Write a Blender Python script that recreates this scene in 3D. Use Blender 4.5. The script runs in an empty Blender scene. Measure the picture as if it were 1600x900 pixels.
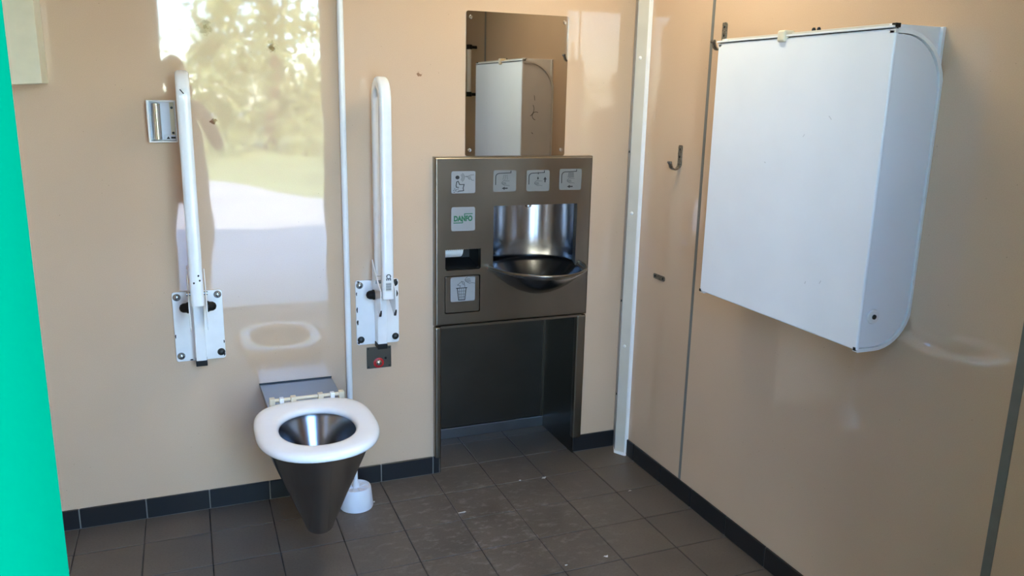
import bpy, bmesh, math, random
from mathutils import Vector, Matrix
random.seed(7)
PI = math.pi
SC = bpy.context.scene
COL = SC.collection

# ------------------------------------------------------------------ camera
F_PX, YAW, PITCH, ROLL = 1261.33, 0.3853, 0.2317, 0.0212
CAM = Vector((-1.595, -2.750, 1.410))
cy, sy, cp, sp = math.cos(YAW), math.sin(YAW), math.cos(PITCH), math.sin(PITCH)
fw = Vector((sy*cp, cy*cp, -sp)); rt = Vector((cy, -sy, 0)); up = rt.cross(fw)
r2 = math.cos(ROLL)*rt + math.sin(ROLL)*up
u2 = -math.sin(ROLL)*rt + math.cos(ROLL)*up
cam_d = bpy.data.cameras.new('camera'); cam = bpy.data.objects.new('camera', cam_d); COL.objects.link(cam)
cam.matrix_world = Matrix(((r2.x, u2.x, -fw.x, CAM.x), (r2.y, u2.y, -fw.y, CAM.y), (r2.z, u2.z, -fw.z, CAM.z), (0, 0, 0, 1)))
cam_d.sensor_width = 36; cam_d.lens = F_PX*36/1600; cam_d.clip_start = 0.01; cam_d.clip_end = 300
SC.camera = cam

# ------------------------------------------------------------------ sky, sun, exposure
world = bpy.data.worlds.new('world'); SC.world = world; world.use_nodes = True
wn = world.node_tree; wn.nodes.clear()
sky = wn.nodes.new('ShaderNodeTexSky'); sky.sky_type = 'NISHITA'; sky.sun_disc = False
sky.sun_elevation = math.radians(36); sky.sun_rotation = 0.0; sky.air_density = 1.0; sky.dust_density = 0.4; sky.ozone_density = 5.0
bg = wn.nodes.new('ShaderNodeBackground'); bg.inputs['Strength'].default_value = 1.85
wo = wn.nodes.new('ShaderNodeOutputWorld')
wn.links.new(sky.outputs[0], bg.inputs[0]); wn.links.new(bg.outputs[0], wo.inputs[0])
sun_d = bpy.data.lights.new('sun', 'SUN'); sun_d.energy = 17.5; sun_d.angle = 0.01; sun_d.color = (1, .93, .82)
sun = bpy.data.objects.new('sun', sun_d); COL.objects.link(sun)
sun.rotation_euler = Vector((-0.12, -math.cos(math.radians(36)), -math.sin(math.radians(36)))).to_track_quat('-Z', 'Y').to_euler()
sun.location = (0, 10, 12)
vs = SC.view_settings
vs.view_transform = 'Standard'; vs.look = 'None'; vs.gamma = 1.0; vs.use_curve_mapping = False
vs.exposure = 1.16
SC.cycles.use_denoising = True
SC.cycles.max_bounces = 10; SC.cycles.diffuse_bounces = 6; SC.cycles.glossy_bounces = 6
SC.cycles.sample_clamp_indirect = 8.0
LAMP_W = 12.0

# ------------------------------------------------------------------ materials
def s2l(c): return tuple(((v/255)/12.92 if v/255 <= .04045 else ((v/255+.055)/1.055)**2.4) for v in c)
class NT:
    def __init__(s, name):
        s.m = bpy.data.materials.new(name); s.m.use_nodes = True; s.t = s.m.node_tree
        s.b = s.t.nodes['Principled BSDF']
    def n(s, t, **k):
        o = s.t.nodes.new(t)
        for a, v in k.items(): setattr(o, a, v)
        return o
    def l(s, a, b): s.t.links.new(a, b)
    def noise(s, scale, detail=3, vec=None, rough=.5):
        o = s.n('ShaderNodeTexNoise'); o.inputs['Scale'].default_value = scale; o.inputs['Detail'].default_value = detail
        o.inputs['Roughness'].default_value = rough
        if vec is not None: s.l(vec, o.inputs['Vector'])
        return o.outputs['Fac']
    def ramp(s, fac, stops):
        o = s.n('ShaderNodeValToRGB'); s.l(fac, o.inputs[0]); e = o.color_ramp.elements
        while len(e) < len(stops): e.new(.5)
        for q, (p, c) in zip(e, stops): q.position = p; q.color = (*c, 1) if len(c) == 3 else c
        return o.outputs[0]
    def val(s, fac, a, b, lo=0., hi=1.):
        o = s.n('ShaderNodeMapRange'); s.l(fac, o.inputs[0])
        for i, v in zip((1, 2, 3, 4), (lo, hi, a, b)): o.inputs[i].default_value = v
        return o.outputs[0]
    def mix(s, fac, a, b, mode='MIX'):
        o = s.n('ShaderNodeMix', data_type='RGBA', blend_type=mode)
        for i, v in ((0, fac), (6, a), (7, b)):
            if hasattr(v, 'is_linked') or hasattr(v, 'links'): s.l(v, o.inputs[i])
            else: o.inputs[i].default_value = v if i == 0 else (*v, 1)
        return o.outputs[2]
    def math(s, op, a, b=0.):
        o = s.n('ShaderNodeMath', operation=op)
        for i, v in ((0, a), (1, b)):
            if hasattr(v, 'links'): s.l(v, o.inputs[i])
            else: o.inputs[i].default_value = v
        return o.outputs[0]
    def bump(s, fac, strength, dist=.002):
        o = s.n('ShaderNodeBump'); o.inputs['Strength'].default_value = strength; o.inputs['Distance'].default_value = dist
        s.l(fac, o.inputs['Height']); s.l(o.outputs[0], s.b.inputs['Normal'])
    def pos(s): return s.n('ShaderNodeNewGeometry').outputs['Position']
    def obj(s): return s.n('ShaderNodeTexCoord').outputs['Object']
    def mapping(s, vec, scale=(1, 1, 1), loc=(0, 0, 0)):
        o = s.n('ShaderNodeMapping'); s.l(vec, o.inputs[0]); o.inputs['Scale'].default_value = scale; o.inputs['Location'].default_value = loc
        return o.outputs[0]
    def set(s, **k):
        for a, v in k.items():
            i = s.b.inputs[a.replace('_', ' ')]
            if hasattr(v, 'links'): s.l(v, i)
            else: i.default_value = (*v, 1) if isinstance(v, tuple) and len(v) == 3 else v
        return s.m

def plain(name, rgb, rough=.5, metal=0., coat=0., var=.06, scale=30, bump=0., spec=.5):
    t = NT(name); c = s2l(rgb)
    f = t.noise(scale, 2, t.obj())
    col = t.ramp(f, [(.3, tuple(v*(1-var) for v in c)), (.7, tuple(min(1, v*(1+var)) for v in c))])
    t.set(Base_Color=col, Roughness=t.val(f, max(.02, rough-.012), rough+.012, .3, .7), Metallic=metal, Coat_Weight=coat, Specular_IOR_Level=spec)
    if bump: t.bump(f, bump)
    return t.m

def steel(name, rgb, rough, along=(1, 1, 60), var=.04):
    t = NT(name); c = s2l(rgb); p = t.obj()
    g = t.noise(4, 2, t.mapping(p, tuple(min(3., max(.6, v)) for v in along)))
    col = t.ramp(g, [(.3, tuple(v*(1-var) for v in c)), (.7, tuple(min(1, v*(1+var)) for v in c))])
    fi = t.val(g, max(.01, rough-.01), rough+.015, .3, .7)
    t.set(Base_Color=col, Metallic=1.0, Roughness=fi)
    return t.m

def laminate():
    t = NT('beige_laminate'); p = t.pos()
    g = t.noise(1.6, 3, p); fine = t.noise(420, 2, p)
    base = t.ramp(g, [(.3, s2l((206, 177, 150))), (.7, s2l((213, 185, 159)))])
    base = t.mix(t.val(fine, 0., .16, .35, .75), base, s2l((172, 140, 106)))
    v = t.n('ShaderNodeTexVoronoi'); v.inputs['Scale'].default_value = 38; t.l(p, v.inputs['Vector'])
    big = t.noise(9, 2, p)
    dots = t.math('MULTIPLY', t.math('LESS_THAN', v.outputs['Distance'], .045), t.math('GREATER_THAN', big, .52))
    base = t.mix(t.math('MULTIPLY', dots, .42), base, s2l((95, 72, 52)))
    # rust stains left around old screw holes
    wob = t.noise(90, 3, p)
    for x, z, r, a in ((-1.511, 1.599, .020, .55), (-1.511, 1.598, .008, .95), (-1.317, 1.548, .0105, .95), (-1.317, 1.552, .017, .35), (-1.502, 1.317, .009, .85), (-.836, 1.480, .007, .7), (-1.20, 1.55, .005, .5)):
        d = t.n('ShaderNodeVectorMath', operation='DISTANCE'); t.l(p, d.inputs[0]); d.inputs[1].default_value = (x, 0, z)
        m = t.math('ADD', d.outputs['Value'], t.val(wob, -.007, .007, .3, .7))
        base = t.mix(t.val(m, a, 0., r*.7, r*1.15), base, s2l((112, 62, 26)))
    t.set(Base_Color=base, Roughness=t.val(t.noise(6, 3, p), 0.022, .040, .3, .7), IOR=1.6)
    o = t.n('ShaderNodeBump'); o.inputs['Strength'].default_value = .05; o.inputs['Distance'].default_value = .01
    t.l(t.noise(5, 1, p), o.inputs['Height']); t.l(o.outputs[0], t.b.inputs['Normal'])
    return t.m

def floor_tile_mat():
    t = NT('brown_floor_tile'); p = t.pos()
    rnd = t.n('ShaderNodeObjectInfo').outputs['Random']
    g = t.noise(7, 5, p); fine = t.noise(150, 3, p)
    c = t.ramp(g, [(.3, s2l((92, 82, 71))), (.7, s2l((110, 99, 87)))])
    c = t.mix(t.val(rnd, 0., .28), c, s2l((84, 76, 72)))
    c = t.mix(t.val(fine, 0., .35, .45, .75), c, s2l((70, 62, 54)))
    # whitish scuffs where people stand in front of the basin
    d = t.n('ShaderNodeVectorMath', operation='DISTANCE'); t.l(p, d.inputs[0]); d.inputs[1].default_value = (-.72, -.42, 0)
    reg = t.val(d.outputs['Value'], 1., 0., .12, .55)
    w = t.noise(22, 6, t.mapping(p, (1, 1.6, 1)), .68)
    sc = t.math('MULTIPLY', reg, t.val(w, 0., .6, .52, .66))
    c = t.mix(sc, c, s2l((150, 142, 134)))
    t.set(Base_Color=c, Roughness=t.val(g, .38, .55, .3, .7)); t.bump(fine, .12, .001)
    return t.m

def ground_mat():
    t = NT('pale_gravel'); p = t.pos(); g = t.noise(3, 6, p)
    t.set(Base_Color=t.ramp(g, [(.3, s2l((222, 216, 206))), (.7, s2l((238, 233, 224)))]), Roughness=.9)
    return t.m

def leaf_mat(name, a, b):
    t = NT(name); g = t.noise(2.6, 3, t.pos())
    c = t.ramp(g, [(.36, s2l(a)), (.62, s2l(b))]); t.set(Base_Color=c, Roughness=.6)
    t.b.inputs['Transmission Weight'].default_value = 0
    tr = t.n('ShaderNodeBsdfTranslucent'); t.l(c, tr.inputs[0]); mx = t.n('ShaderNodeMixShader'); mx.inputs[0].default_value = .45
    out = t.t.nodes['Material Output']; t.l(t.b.outputs[0], mx.inputs[1]); t.l(tr.outputs[0], mx.inputs[2]); t.l(mx.outputs[0], out.inputs[0])
    return t.m

def emit(name, rgb, s):
    t = NT(name); t.set(Base_Color=rgb, Emission_Color=rgb, Emission_Strength=s); return t.m

M = dict(
    wall=laminate(), tile=floor_tile_mat(), grout=plain('grey_grout', (64, 59, 54), .9, scale=9, var=.7),
    base=plain('black_skirting_tile', (30, 31, 34), .30, scale=3, var=.03), basegrout=plain('light_skirting_grout', (128, 124, 120), .9),
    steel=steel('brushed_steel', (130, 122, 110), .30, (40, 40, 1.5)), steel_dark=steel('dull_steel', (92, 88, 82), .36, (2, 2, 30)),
    bowl=steel('polished_steel', (158, 161, 166), .19, (30, 30, 2), .06), mirror=steel('mirror_steel', (178, 172, 164), .02, (1, 1, 1), .01),
    plate=steel('sky_tinted_steel', (150, 153, 160), .33, (30, 2, 2)), chrome=plain('chrome', (205, 205, 205), .14, 1.0), hook=plain('worn_steel', (128, 121, 110), .34, .9, var=.45, scale=200),  # plate: steel lightened and blued in its colour for reflected sky
    white=plain('white_enamel', (236, 236, 236), .22, coat=.3, var=.02), lidwhite=plain('white_steel_lid', (236, 238, 242), .34, var=.02, scale=6),
    seat=plain('white_seat_plastic', (250, 250, 251), .25, coat=.3, var=.01), ivory=plain('ivory_plastic', (226, 214, 188), .4),
    plastic=plain('white_plastic', (222, 226, 236), .35, var=.02), black=plain('black_rubber', (13, 13, 13), .5, spec=.3), chip=plain('bare_metal_chip', (40, 30, 24), .7, var=.4),
    bolt=plain('dome_bolt', (165, 172, 178), .2, .9), boltdark=plain('dark_bolt', (60, 64, 66), .45, .8),
    trimwhite=plain('white_trim', (205, 200, 188), .4, var=.05, scale=8), trimbright=plain('white_trim_edge', (240, 240, 240), .35, var=.02), gasket=plain('grey_gasket', (112, 112, 108), .6),
    alu=plain('grey_aluminium', (158, 163, 168), .4, .0), green=plain('emerald_paint', (0, 115, 82), .85, spec=.0, var=.02, scale=4), sticker=plain('sticker_white', (140, 141, 142), .5, var=.02), stickergrey=plain('sticker_grey', (118, 119, 117), .5, var=.02),
    ink=plain('black_ink', (24, 24, 26), .6), greyink=plain('grey_ink', (78, 79, 80), .6), logogreen=plain('green_ink', (18, 96, 62), .5), scuff=plain('pale_scuff', (208, 210, 214), .6), red=plain('red_ring', (176, 34, 38), .4), cream=plain('cream_plastic', (214, 206, 178), .45, var=.03),
    ceil=plain('white_ceiling', (232, 226, 214), .5), paper=plain('white_paper', (228, 226, 222), .8), scrap=plain('dirty_paper', (206, 200, 190), .9),
    cavity=plain('dark_cavity', (26, 26, 27), .5), ground=ground_mat(), grass=plain('dry_grass', (178, 182, 122), .9, var=.2, scale=3),
    leafA=leaf_mat('olive_leaf', (128, 138, 74), (228, 230, 172)), leafB=leaf_mat('green_leaf', (112, 132, 78), (218, 226, 172)), bark=plain('bark', (92, 76, 60), .9, var=.2),
    cloth=plain('dark_cloth', (48, 50, 58), .9), skin=plain('skin', (196, 150, 124), .6), hair=plain('brown_hair', (60, 44, 34), .7), jeans=plain('denim', (52, 60, 84), .9),
    diffuser=emit('lamp_diffuser', (1.0, .91, .67), LAMP_W), concrete=plain('grey_concrete', (140, 138, 134), .9),
)

# ------------------------------------------------------------------ mesh helpers
def mesh_obj(name, bm, mat, parent=None, smooth=False, mods=()):
    me = bpy.data.meshes.new(name); bmesh.ops.recalc_face_normals(bm, faces=bm.faces[:]); bm.to_mesh(me); bm.free()
    if smooth:
        for f in me.polygons: f.use_smooth = True
    me.materials.append(M[mat] if isinstance(mat, str) else mat)
    o = bpy.data.objects.new(name, me); COL.objects.link(o)
    if parent is not None:
        o.parent = parent; o.matrix_parent_inverse = parent.matrix_world.inverted() if parent.matrix_world != Matrix() else Matrix()
        o.location = -parent_loc(parent)
    for t, k in mods:
        md = o.modifiers.new(t.lower(), t)
        for a, v in k.items(): setattr(md, a, v)
    return o
def parent_loc(p):
    v = Vector((0, 0, 0))
    while p is not None: v += p.location; p = p.parent
    return v
BEV = lambda w, s=2: ('BEVEL', dict(width=w, segments=s, limit_method='ANGLE', angle_limit=math.radians(40)))
def tag(o, label, cat, group=None):
    o['label'] = label; o['category'] = cat
    if group: o['group'] = group
    return o
def thing(name, label, cat, loc, group=None):
    o = bpy.data.objects.new(name, None); COL.objects.link(o); o.location = loc; o.empty_display_size = .05
    return tag(o, label, cat, group)
def struct(o): o['kind'] = 'structure'; return o

def add_box(bm, x0, x1, y0, y1, z0, z1, bev=0., seg=2):
    vs_ = [bm.verts.new(v) for v in ((x0, y0, z0), (x1, y0, z0), (x1, y1, z0), (x0, y1, z0), (x0, y0, z1), (x1, y0, z1), (x1, y1, z1), (x0, y1, z1))]
    fs = [bm.faces.new([vs_[i] for i in q]) for q in ((0, 3, 2, 1), (4, 5, 6, 7), (0, 1, 5, 4), (1, 2, 6, 5), (2, 3, 7, 6), (3, 0, 4, 7))]
    if bev:
        es = list({e for f in fs for e in f.edges})
        bmesh.ops.bevel(bm, geom=es, offset=bev, segments=seg, profile=.5, affect='EDGES')
def box(name, b, mat, parent=None, bev=0., seg=2):
    bm = bmesh.new(); add_box(bm, *b, bev=bev, seg=seg); return mesh_obj(name, bm, mat, parent)
def add_prism(bm, pts, to3, d):
    """extrude the closed 2D outline pts along vector d"""
    a = [bm.verts.new(to3(*q)) for q in pts]; b = [bm.verts.new(v.co + Vector(d)) for v in a]; n = len(a)
    bm.faces.new(a); bm.faces.new(b[::-1])
    for i in range(n): bm.faces.new((a[i], a[(i+1) % n], b[(i+1) % n], b[i]))
def prism(name, pts, to3, d, mat, parent=None, mods=()):
    bm = bmesh.new(); add_prism(bm, pts, to3, d); return mesh_obj(name, bm, mat, parent, mods=mods)
def add_rings(bm, rings, cap0=True, cap1=True, close=True):
    R = [[bm.verts.new(v) for v in r] for r in rings]
    for a, b in zip(R, R[1:]):
        n = len(a)
        for i in range(n if close else n-1): bm.faces.new((a[i], a[(i+1) % n], b[(i+1) % n], b[i]))
    if cap0: bm.faces.new(R[0][::-1])
    if cap1: bm.faces.new(R[-1])
def circ(c, u, v, ru, rv=None, n=24):
    rv = ru if rv is None else rv; c, u, v = Vector(c), Vector(u), Vector(v)
    return [c + u*ru*math.cos(2*PI*i/n) + v*rv*math.sin(2*PI*i/n) for i in range(n)]
AX = {'x': ((0, 1, 0), (0, 0, 1), (1, 0, 0)), 'y': ((0, 0, 1), (1, 0, 0), (0, 1, 0)), 'z': ((1, 0, 0), (0, 1, 0), (0, 0, 1))}
def lathe(name, c, axis, prof, mat, parent=None, n=24, cap=True):
    """prof: (distance along axis, radius)"""
    u, v, w = AX[axis]; bm = bmesh.new()
    add_rings(bm, [circ(Vector(c)+Vector(w)*d, u, v, r, n=n) for d, r in prof], cap, cap)
    return mesh_obj(name, bm, mat, parent, smooth=True, mods=[('EDGE_SPLIT', dict(split_angle=math.radians(45)))])
def rod(name, a, b, r, mat, parent=None, n=14):
    a, b = Vector(a), Vector(b); w = (b-a).normalized(); u = w.orthogonal().normalized(); v = w.cross(u); bm = bmesh.new()
    add_rings(bm, [circ(a, u, v, r, n=n), circ(b, u, v, r, n=n)])
    return mesh_obj(name, bm, mat, parent, smooth=True, mods=[('EDGE_SPLIT', dict(split_angle=math.radians(45)))])
def sweep(name, path, prof, side, mat, parent=None, smooth=False):
    """prof: 2D points (side, normal) carried along path; side is a fixed vector"""
    path = [Vector(p) for p in path]; side = Vector(side); bm = bmesh.new(); rings = []
    for i, p in enumerate(path):
        t = (path[min(i+1, len(path)-1)] - path[max(i-1, 0)]).normalized(); nrm = t.cross(side).normalized()
        rings.append([p + side*a + nrm*b for a, b in prof])
    add_rings(bm, rings); return mesh_obj(name, bm, mat, parent, smooth=smooth, mods=[('EDGE_SPLIT', dict(split_angle=math.radians(38)))] if smooth else [])
def rrect(w, h, r, n=4):
    out = []
    for cx_, cy_, a0 in ((w/2-r, h/2-r, 0), (-w/2+r, h/2-r, PI/2), (-w/2+r, -h/2+r, PI), (w/2-r, -h/2+r, 3*PI/2)):
        for i in range(n+1): a = a0+PI/2*i/n; out.append((cx_+r*math.cos(a), cy_+r*math.sin(a)))
    return out
def plate_y(name, cx_, cz_, w, h, r, y0, y1, mat, parent=None, mods=()):
    return prism(name, [(cx_+a, cz_+b) for a, b in rrect(w, h, r)], lambda a, b: (a, y0, b), (0, y1-y0, 0), mat, parent, mods)
def dup(root, dx):
    """a copy of a thing with its parts and sub-parts, moved by dx"""
    r = root.copy(); COL.objects.link(r); r.location = root.location + Vector(dx)
    for ch in list(root.children):
        c = ch.copy(); COL.objects.link(c); c.parent = r
        for g in list(ch.children):
            d = g.copy(); COL.objects.link(d); d.parent = c
    return r

# flat print: ribbons and filled shapes on a plane, 2D -> 3D through to3
def print_mesh(name, lines, fills, w, to3, mat, parent):
    bm = bmesh.new(); o3 = [Vector(to3(*c)) for c in ((0, 0), (1, 0), (0, 1))]; lift = (o3[1]-o3[0]).cross(o3[2]-o3[0]).normalized()*4e-6; cnt = [0]
    def put(q):
        cnt[0] += 1; bm.faces.new([bm.verts.new(Vector(to3(*c))+lift*cnt[0]) for c in q])
    for pl in lines:
        for (ax, ay), (bx_, by_) in zip(pl, pl[1:]):
            L = math.hypot(bx_-ax, by_-ay) or 1e-6; tx, ty = (bx_-ax)/L*w/2, (by_-ay)/L*w/2
            q = [(ax-tx-ty, ay-ty+tx), (ax-tx+ty, ay-ty-tx), (bx_+tx+ty, by_+ty-tx), (bx_+tx-ty, by_+ty+tx)]
            put(q)
    for f in fills: put(f)
    o = mesh_obj(name, bm, mat, parent); o['kind'] = 'stuff' if len(lines)+len(fills) > 1 else ''
    if not o['kind']: del o['kind']
    return o
def arc(cx_, cy_, r, a0, a1, n=8): return [(cx_+r*math.cos(math.radians(a0+(a1-a0)*i/n)), cy_+r*math.sin(math.radians(a0+(a1-a0)*i/n))) for i in range(n+1)]
def text_mesh(name, body, size, bold, to3, mat, parent, width=None):
    cu = bpy.data.curves.new(name, 'FONT'); cu.body = body; cu.size = 1; cu.offset = bold
    o = bpy.data.objects.new(name, cu); COL.objects.link(o); bpy.context.view_layer.update()
    dg = bpy.context.evaluated_depsgraph_get(); me = bpy.data.meshes.new_from_object(o.evaluated_get(dg)); bpy.data.objects.remove(o)
    xs = [v.co.x for v in me.vertices]; ys = [v.co.y for v in me.vertices]; W = max(xs)-min(xs); H = max(ys)-min(ys)
    for v in me.vertices: v.co = to3((v.co.x-min(xs))/W, (v.co.y-min(ys))/H)
    me.materials.clear(); me.materials.append(M[mat]); t = bpy.data.objects.new(name, me); COL.objects.link(t)
    t.parent = parent; t.location = -parent_loc(parent); return t

# ------------------------------------------------------------------ room shell
XL, YF, ZC, TH = -2.30, -2.24, 2.28, .12          # left wall, front wall, ceiling, thickness
DX0, DX1, DZ = -1.6775, -.788, 1.985                # doorway
T = .20; BH = .0713                               # tile module, skirting height
# back wall: one panel with a cut-out behind the washbasin unit
bm = bmesh.new()
add_box(bm, XL-TH, -.765, 0, TH, 0, ZC); add_box(bm, -.199, TH, 0, TH, 0, ZC); add_box(bm, -.765, -.199, 0, TH, 1.10, ZC)
struct(mesh_obj('wall_back', bm, 'wall'))
light_stop = bmesh.new(); add_box(light_stop, -.90, -.06, .31, .36, 0, ZC); add_box(light_stop, -.90, -.85, TH, .31, 0, ZC); add_box(light_stop, -.11, -.06, TH, .31, 0, ZC); add_box(light_stop, -.90, -.06, TH, .36, 1.3, 1.34)
struct(mesh_obj('recess_light_stop', light_stop, 'concrete'))  # unseen closure added behind the knee recess to stop a light leak
# right wall: three laminate panels with grey joint strips between them
wr = bpy.data.objects.new('wall_right', None); COL.objects.link(wr); struct(wr)
ys = [(-.004, -.471), (-.4845, -1.649), (-1.671, YF)]
for a, b in ys: box('panel', (0, .05, b, a, 0, ZC), 'wall', wr)
for a, b in ((-.471, -.4845), (-1.649, -1.671)): box('joint_strip', (-.0012, .05, b, a, BH, ZC), 'gasket', wr)
box('wall_core', (.05, TH, YF, 0, 0, ZC), 'concrete', wr)
struct(box('wall_left', (XL-TH, XL, YF, 0, 0, ZC), 'wall'))
wf = bpy.data.objects.new('wall_front', None); COL.objects.link(wf); struct(wf)
bm = bmesh.new()
add_box(bm, XL-TH, DX0-.06, YF-.03, YF, 0, ZC); add_box(bm, DX1+.06, TH, YF-.03, YF, 0, ZC); add_box(bm, DX0-.06, DX1+.06, YF-.03, YF, DZ+.06, ZC)
mesh_obj('inner_lining', bm, 'wall', wf)
bm = bmesh.new()
add_box(bm, XL-TH, DX0-.06, YF-.16, YF-.03, -.05, ZC+.3); add_box(bm, DX1+.06, TH, YF-.16, YF-.03, -.05, ZC+.3); add_box(bm, DX0-.06, DX1+.06, YF-.16, YF-.03, DZ+.06, ZC+.3)
mesh_obj('outer_cladding', bm, 'green', wf)
fr = bpy.data.objects.new('trim_1', None); COL.objects.link(fr); struct(fr)
box('jamb', (DX0-.06, DX0, YF-.18, YF, 0, DZ+.06), 'green', fr, bev=.002)
box('jamb', (DX1, DX1+.06, YF-.18, YF, 0, DZ+.06), 'green', fr, bev=.002)
box('head', (DX0, DX1, YF-.18, YF, DZ, DZ+.06), 'green', fr, bev=.002)
box('seal', (DX1-.006, DX1, YF-.075, YF-.06, .01, DZ), 'black', fr)
struct(box('ceiling', (XL-TH, TH, YF-.16, TH, ZC, ZC+.08), 'ceil'))
struct(box('roof', (XL-.5, .5, YF-.28, .5, ZC+.30, ZC+.62), 'concrete'))

# floor: grout bed, every tile a part of its own
fl = struct(box('floor', (XL, 0, YF-.16, .32, -.06, -.0025), 'grout'))
XG, YG = -.9962, -.1704
tile_me = {}
def tile_piece(x0, x1, y0, y1):
    k = (round(x1-x0, 3), round(y1-y0, 3))
    if k not in tile_me:
        bm = bmesh.new(); g = .0019; add_box(bm, g, k[0]-g, g, k[1]-g, -.012, 0, bev=.0012, seg=1)
        me = bpy.data.meshes.new('tile'); bmesh.ops.recalc_face_normals(bm, faces=bm.faces[:]); bm.to_mesh(me); bm.free(); me.materials.append(M['tile']); tile_me[k] = me
    o = bpy.data.objects.new('tile', tile_me[k]); COL.objects.link(o); o.parent = fl
    o.location = (x0, y0, random.uniform(-.0005, .0005)); o.rotation_euler = (random.uniform(-.0015, .0015), random.uniform(-.0015, .0015), 0)
for i in range(-8, 6):
    for k in range(-3, 12):
        x0, x1 = XG+T*i, XG+T*(i+1); y1, y0 = YG-T*k, YG-T*(k+1)
        top = .0 if not (-.765 < (x0+x1)/2 < -.199) else .30
        x0, x1, y0, y1 = max(x0, XL), min(x1, 0), max(y0, YF-.16), min(y1, top)
        if x1-x0 > .02 and y1-y0 > .02: tile_piece(x0, x1, y0, y1)

# skirting of black tiles
def skirt(name, runs, place):
    b = bpy.data.objects.new(name, None); COL.objects.link(b); struct(b)
    lo, hi = min(r[0] for r in runs), max(r[1] for r in runs)
    bm = bmesh.new(); place(bm, lo, hi, .0005, BH-.0015, .0045, 0); mesh_obj('grout_bed', bm, 'basegrout', b)
    for a, c in runs:
        bm = bmesh.new(); place(bm, a+.002, c-.002, .003, BH, .008, .0012); mesh_obj('skirting_tile', bm, 'base', b)
def on_back(bm, a, c, z0, z1, d, bev): add_box(bm, a, c, -d, 0, z0, z1, bev=bev, seg=1)
def on_right(bm, a, c, z0, z1, d, bev): add_box(bm, -d, 0, a, c, z0, z1, bev=bev, seg=1)
skirt('baseboard_back', [(max(XL, -1.992+T*k), -1.992+T*(k+1)) for k in range(-2, 6)] + [(-.792, -.766)], on_back)
skirt('baseboard_corner', [(-.199, -.010)], on_back)
ry = [-.164-T*k for k in range(0, 11)]
skirt('baseboard_right', [(-.164, -.106)] + [(max(YF, y-T), y) for y in ry if y > YF+.03], on_right)

# corner trim: white folded channel screwed into the corner
ct = bpy.data.objects.new('trim_2', None); COL.objects.link(ct); struct(ct)
prism('channel', [(-.002, -.002), (-.030, -.056), (-.036, -.066), (-.0135, -.1005), (-.002, -.1005)], lambda a, b: (a, b, .012), (0, 0, ZC-.012), 'trimwhite', ct)
prism('edge_lip', [(-.0135, -.1007), (-.0112, -.1060), (-.0005, -.1075), (-.0005, -.1007)], lambda a, b: (a, b, .012), (0, 0, ZC-.012), 'trimbright', ct)
prism('gasket_strip', [(-.0005, -.0005), (-.010, -.001), (-.037, -.0645), (-.033, -.0645)], lambda a, b: (a, b, .014), (0, 0, ZC-.014), 'alu', ct)
prism('foot_plate', [(-.010, -.005), (-.041, -.066), (-.016, -.108), (-.009, -.11), (-.009, -.005)], lambda a, b: (a, b, .0006), (0, 0, .011), 'trimbright', ct)
ndir = Vector((-.030, -.0195, 0)).normalized()
for z in (.46, .99, 1.56):
    c = Vector((-.0265, -.081, z)); bm = bmesh.new(); u = Vector((0, 0, 1)); v = ndir.cross(u)
    add_rings(bm, [circ(c-ndir*.002, u, v, .0075, n=14), circ(c+ndir*.0022, u, v, .006, n=14)]); mesh_obj('screw_cap', bm, 'trimbright', ct, smooth=True)
for z in (.25, .64, 1.22):
    c = Vector((-.030, -.051, z)); bm = bmesh.new(); n2 = Vector((-.9, .44, 0)); u = Vector((0, 0, 1)); v = n2.cross(u)
    add_rings(bm, [circ(c, u, v, .005, n=10), circ(c+n2*.006, u, v, .004, n=10)]); mesh_obj('rivet', bm, 'boltdark', ct)

# ------------------------------------------------------------------ washbasin unit
U = thing('washbasin_unit', 'brushed steel wall unit with recessed washbasin, pictogram stickers and open knee space', 'washbasin', (-.48, 0, 0))
PX0, PX1, PZ0, PZ1, PY = -.790, -.174, .592, 1.203, -.030
NXC, NR = -.4015, .168
bm = bmesh.new()
def loop(pts):
    vs_ = [bm.verts.new((a, PY, b)) for a, b in pts]; return [bm.edges.new((vs_[i], vs_[(i+1) % len(vs_)])) for i in range(len(vs_))]
ed = loop([(PX0, PZ0), (PX1, PZ0), (PX1, PZ1), (PX0, PZ1)])
BZ, BD, BA, BB = .803, .103, .180, .222          # bowl rim height, depth, half width, reach
prof_h = [(NXC+NR*k/10, BZ-.004-BD*max(0, 1-(NR*k/10/BA)**2)*.97) for k in range(-10, 11)]
ed += loop(prof_h + [(NXC+NR, 1.027), (NXC-NR, 1.027)])
SX0, SX1, SZ0, SZ1 = -.752, -.617, .798, .876
ser = [(SX0+(SX1-SX0)*(i/36), SZ1-(.004 if i % 2 else 0)) for i in range(36, -1, -1)]
ed += loop([(SX0+.006, SZ0), (SX1-.006, SZ0), (SX1, SZ0+.006)] + ser + [(SX0, SZ0+.006)])
TX0, TX1, TZ0, TZ1 = -.754, -.618, .637, .778
ed += loop([(a+(TX0+TX1)/2, b+(TZ0+TZ1)/2) for a, b in rrect(TX1-TX0, TZ1-TZ0, .007)])
bmesh.ops.triangle_fill(bm, use_beauty=True, use_dissolve=False, edges=ed)
ex = bmesh.ops.extrude_face_region(bm, geom=bm.faces[:])
for v in [g for g in ex['geom'] if isinstance(g, bmesh.types.BMVert)]: v.co.y = -.001
on_rim = lambda v: min(abs(v.co.x-PX0), abs(v.co.x-PX1), abs(v.co.z-PZ0), abs(v.co.z-PZ1)) < 1e-5
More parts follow.
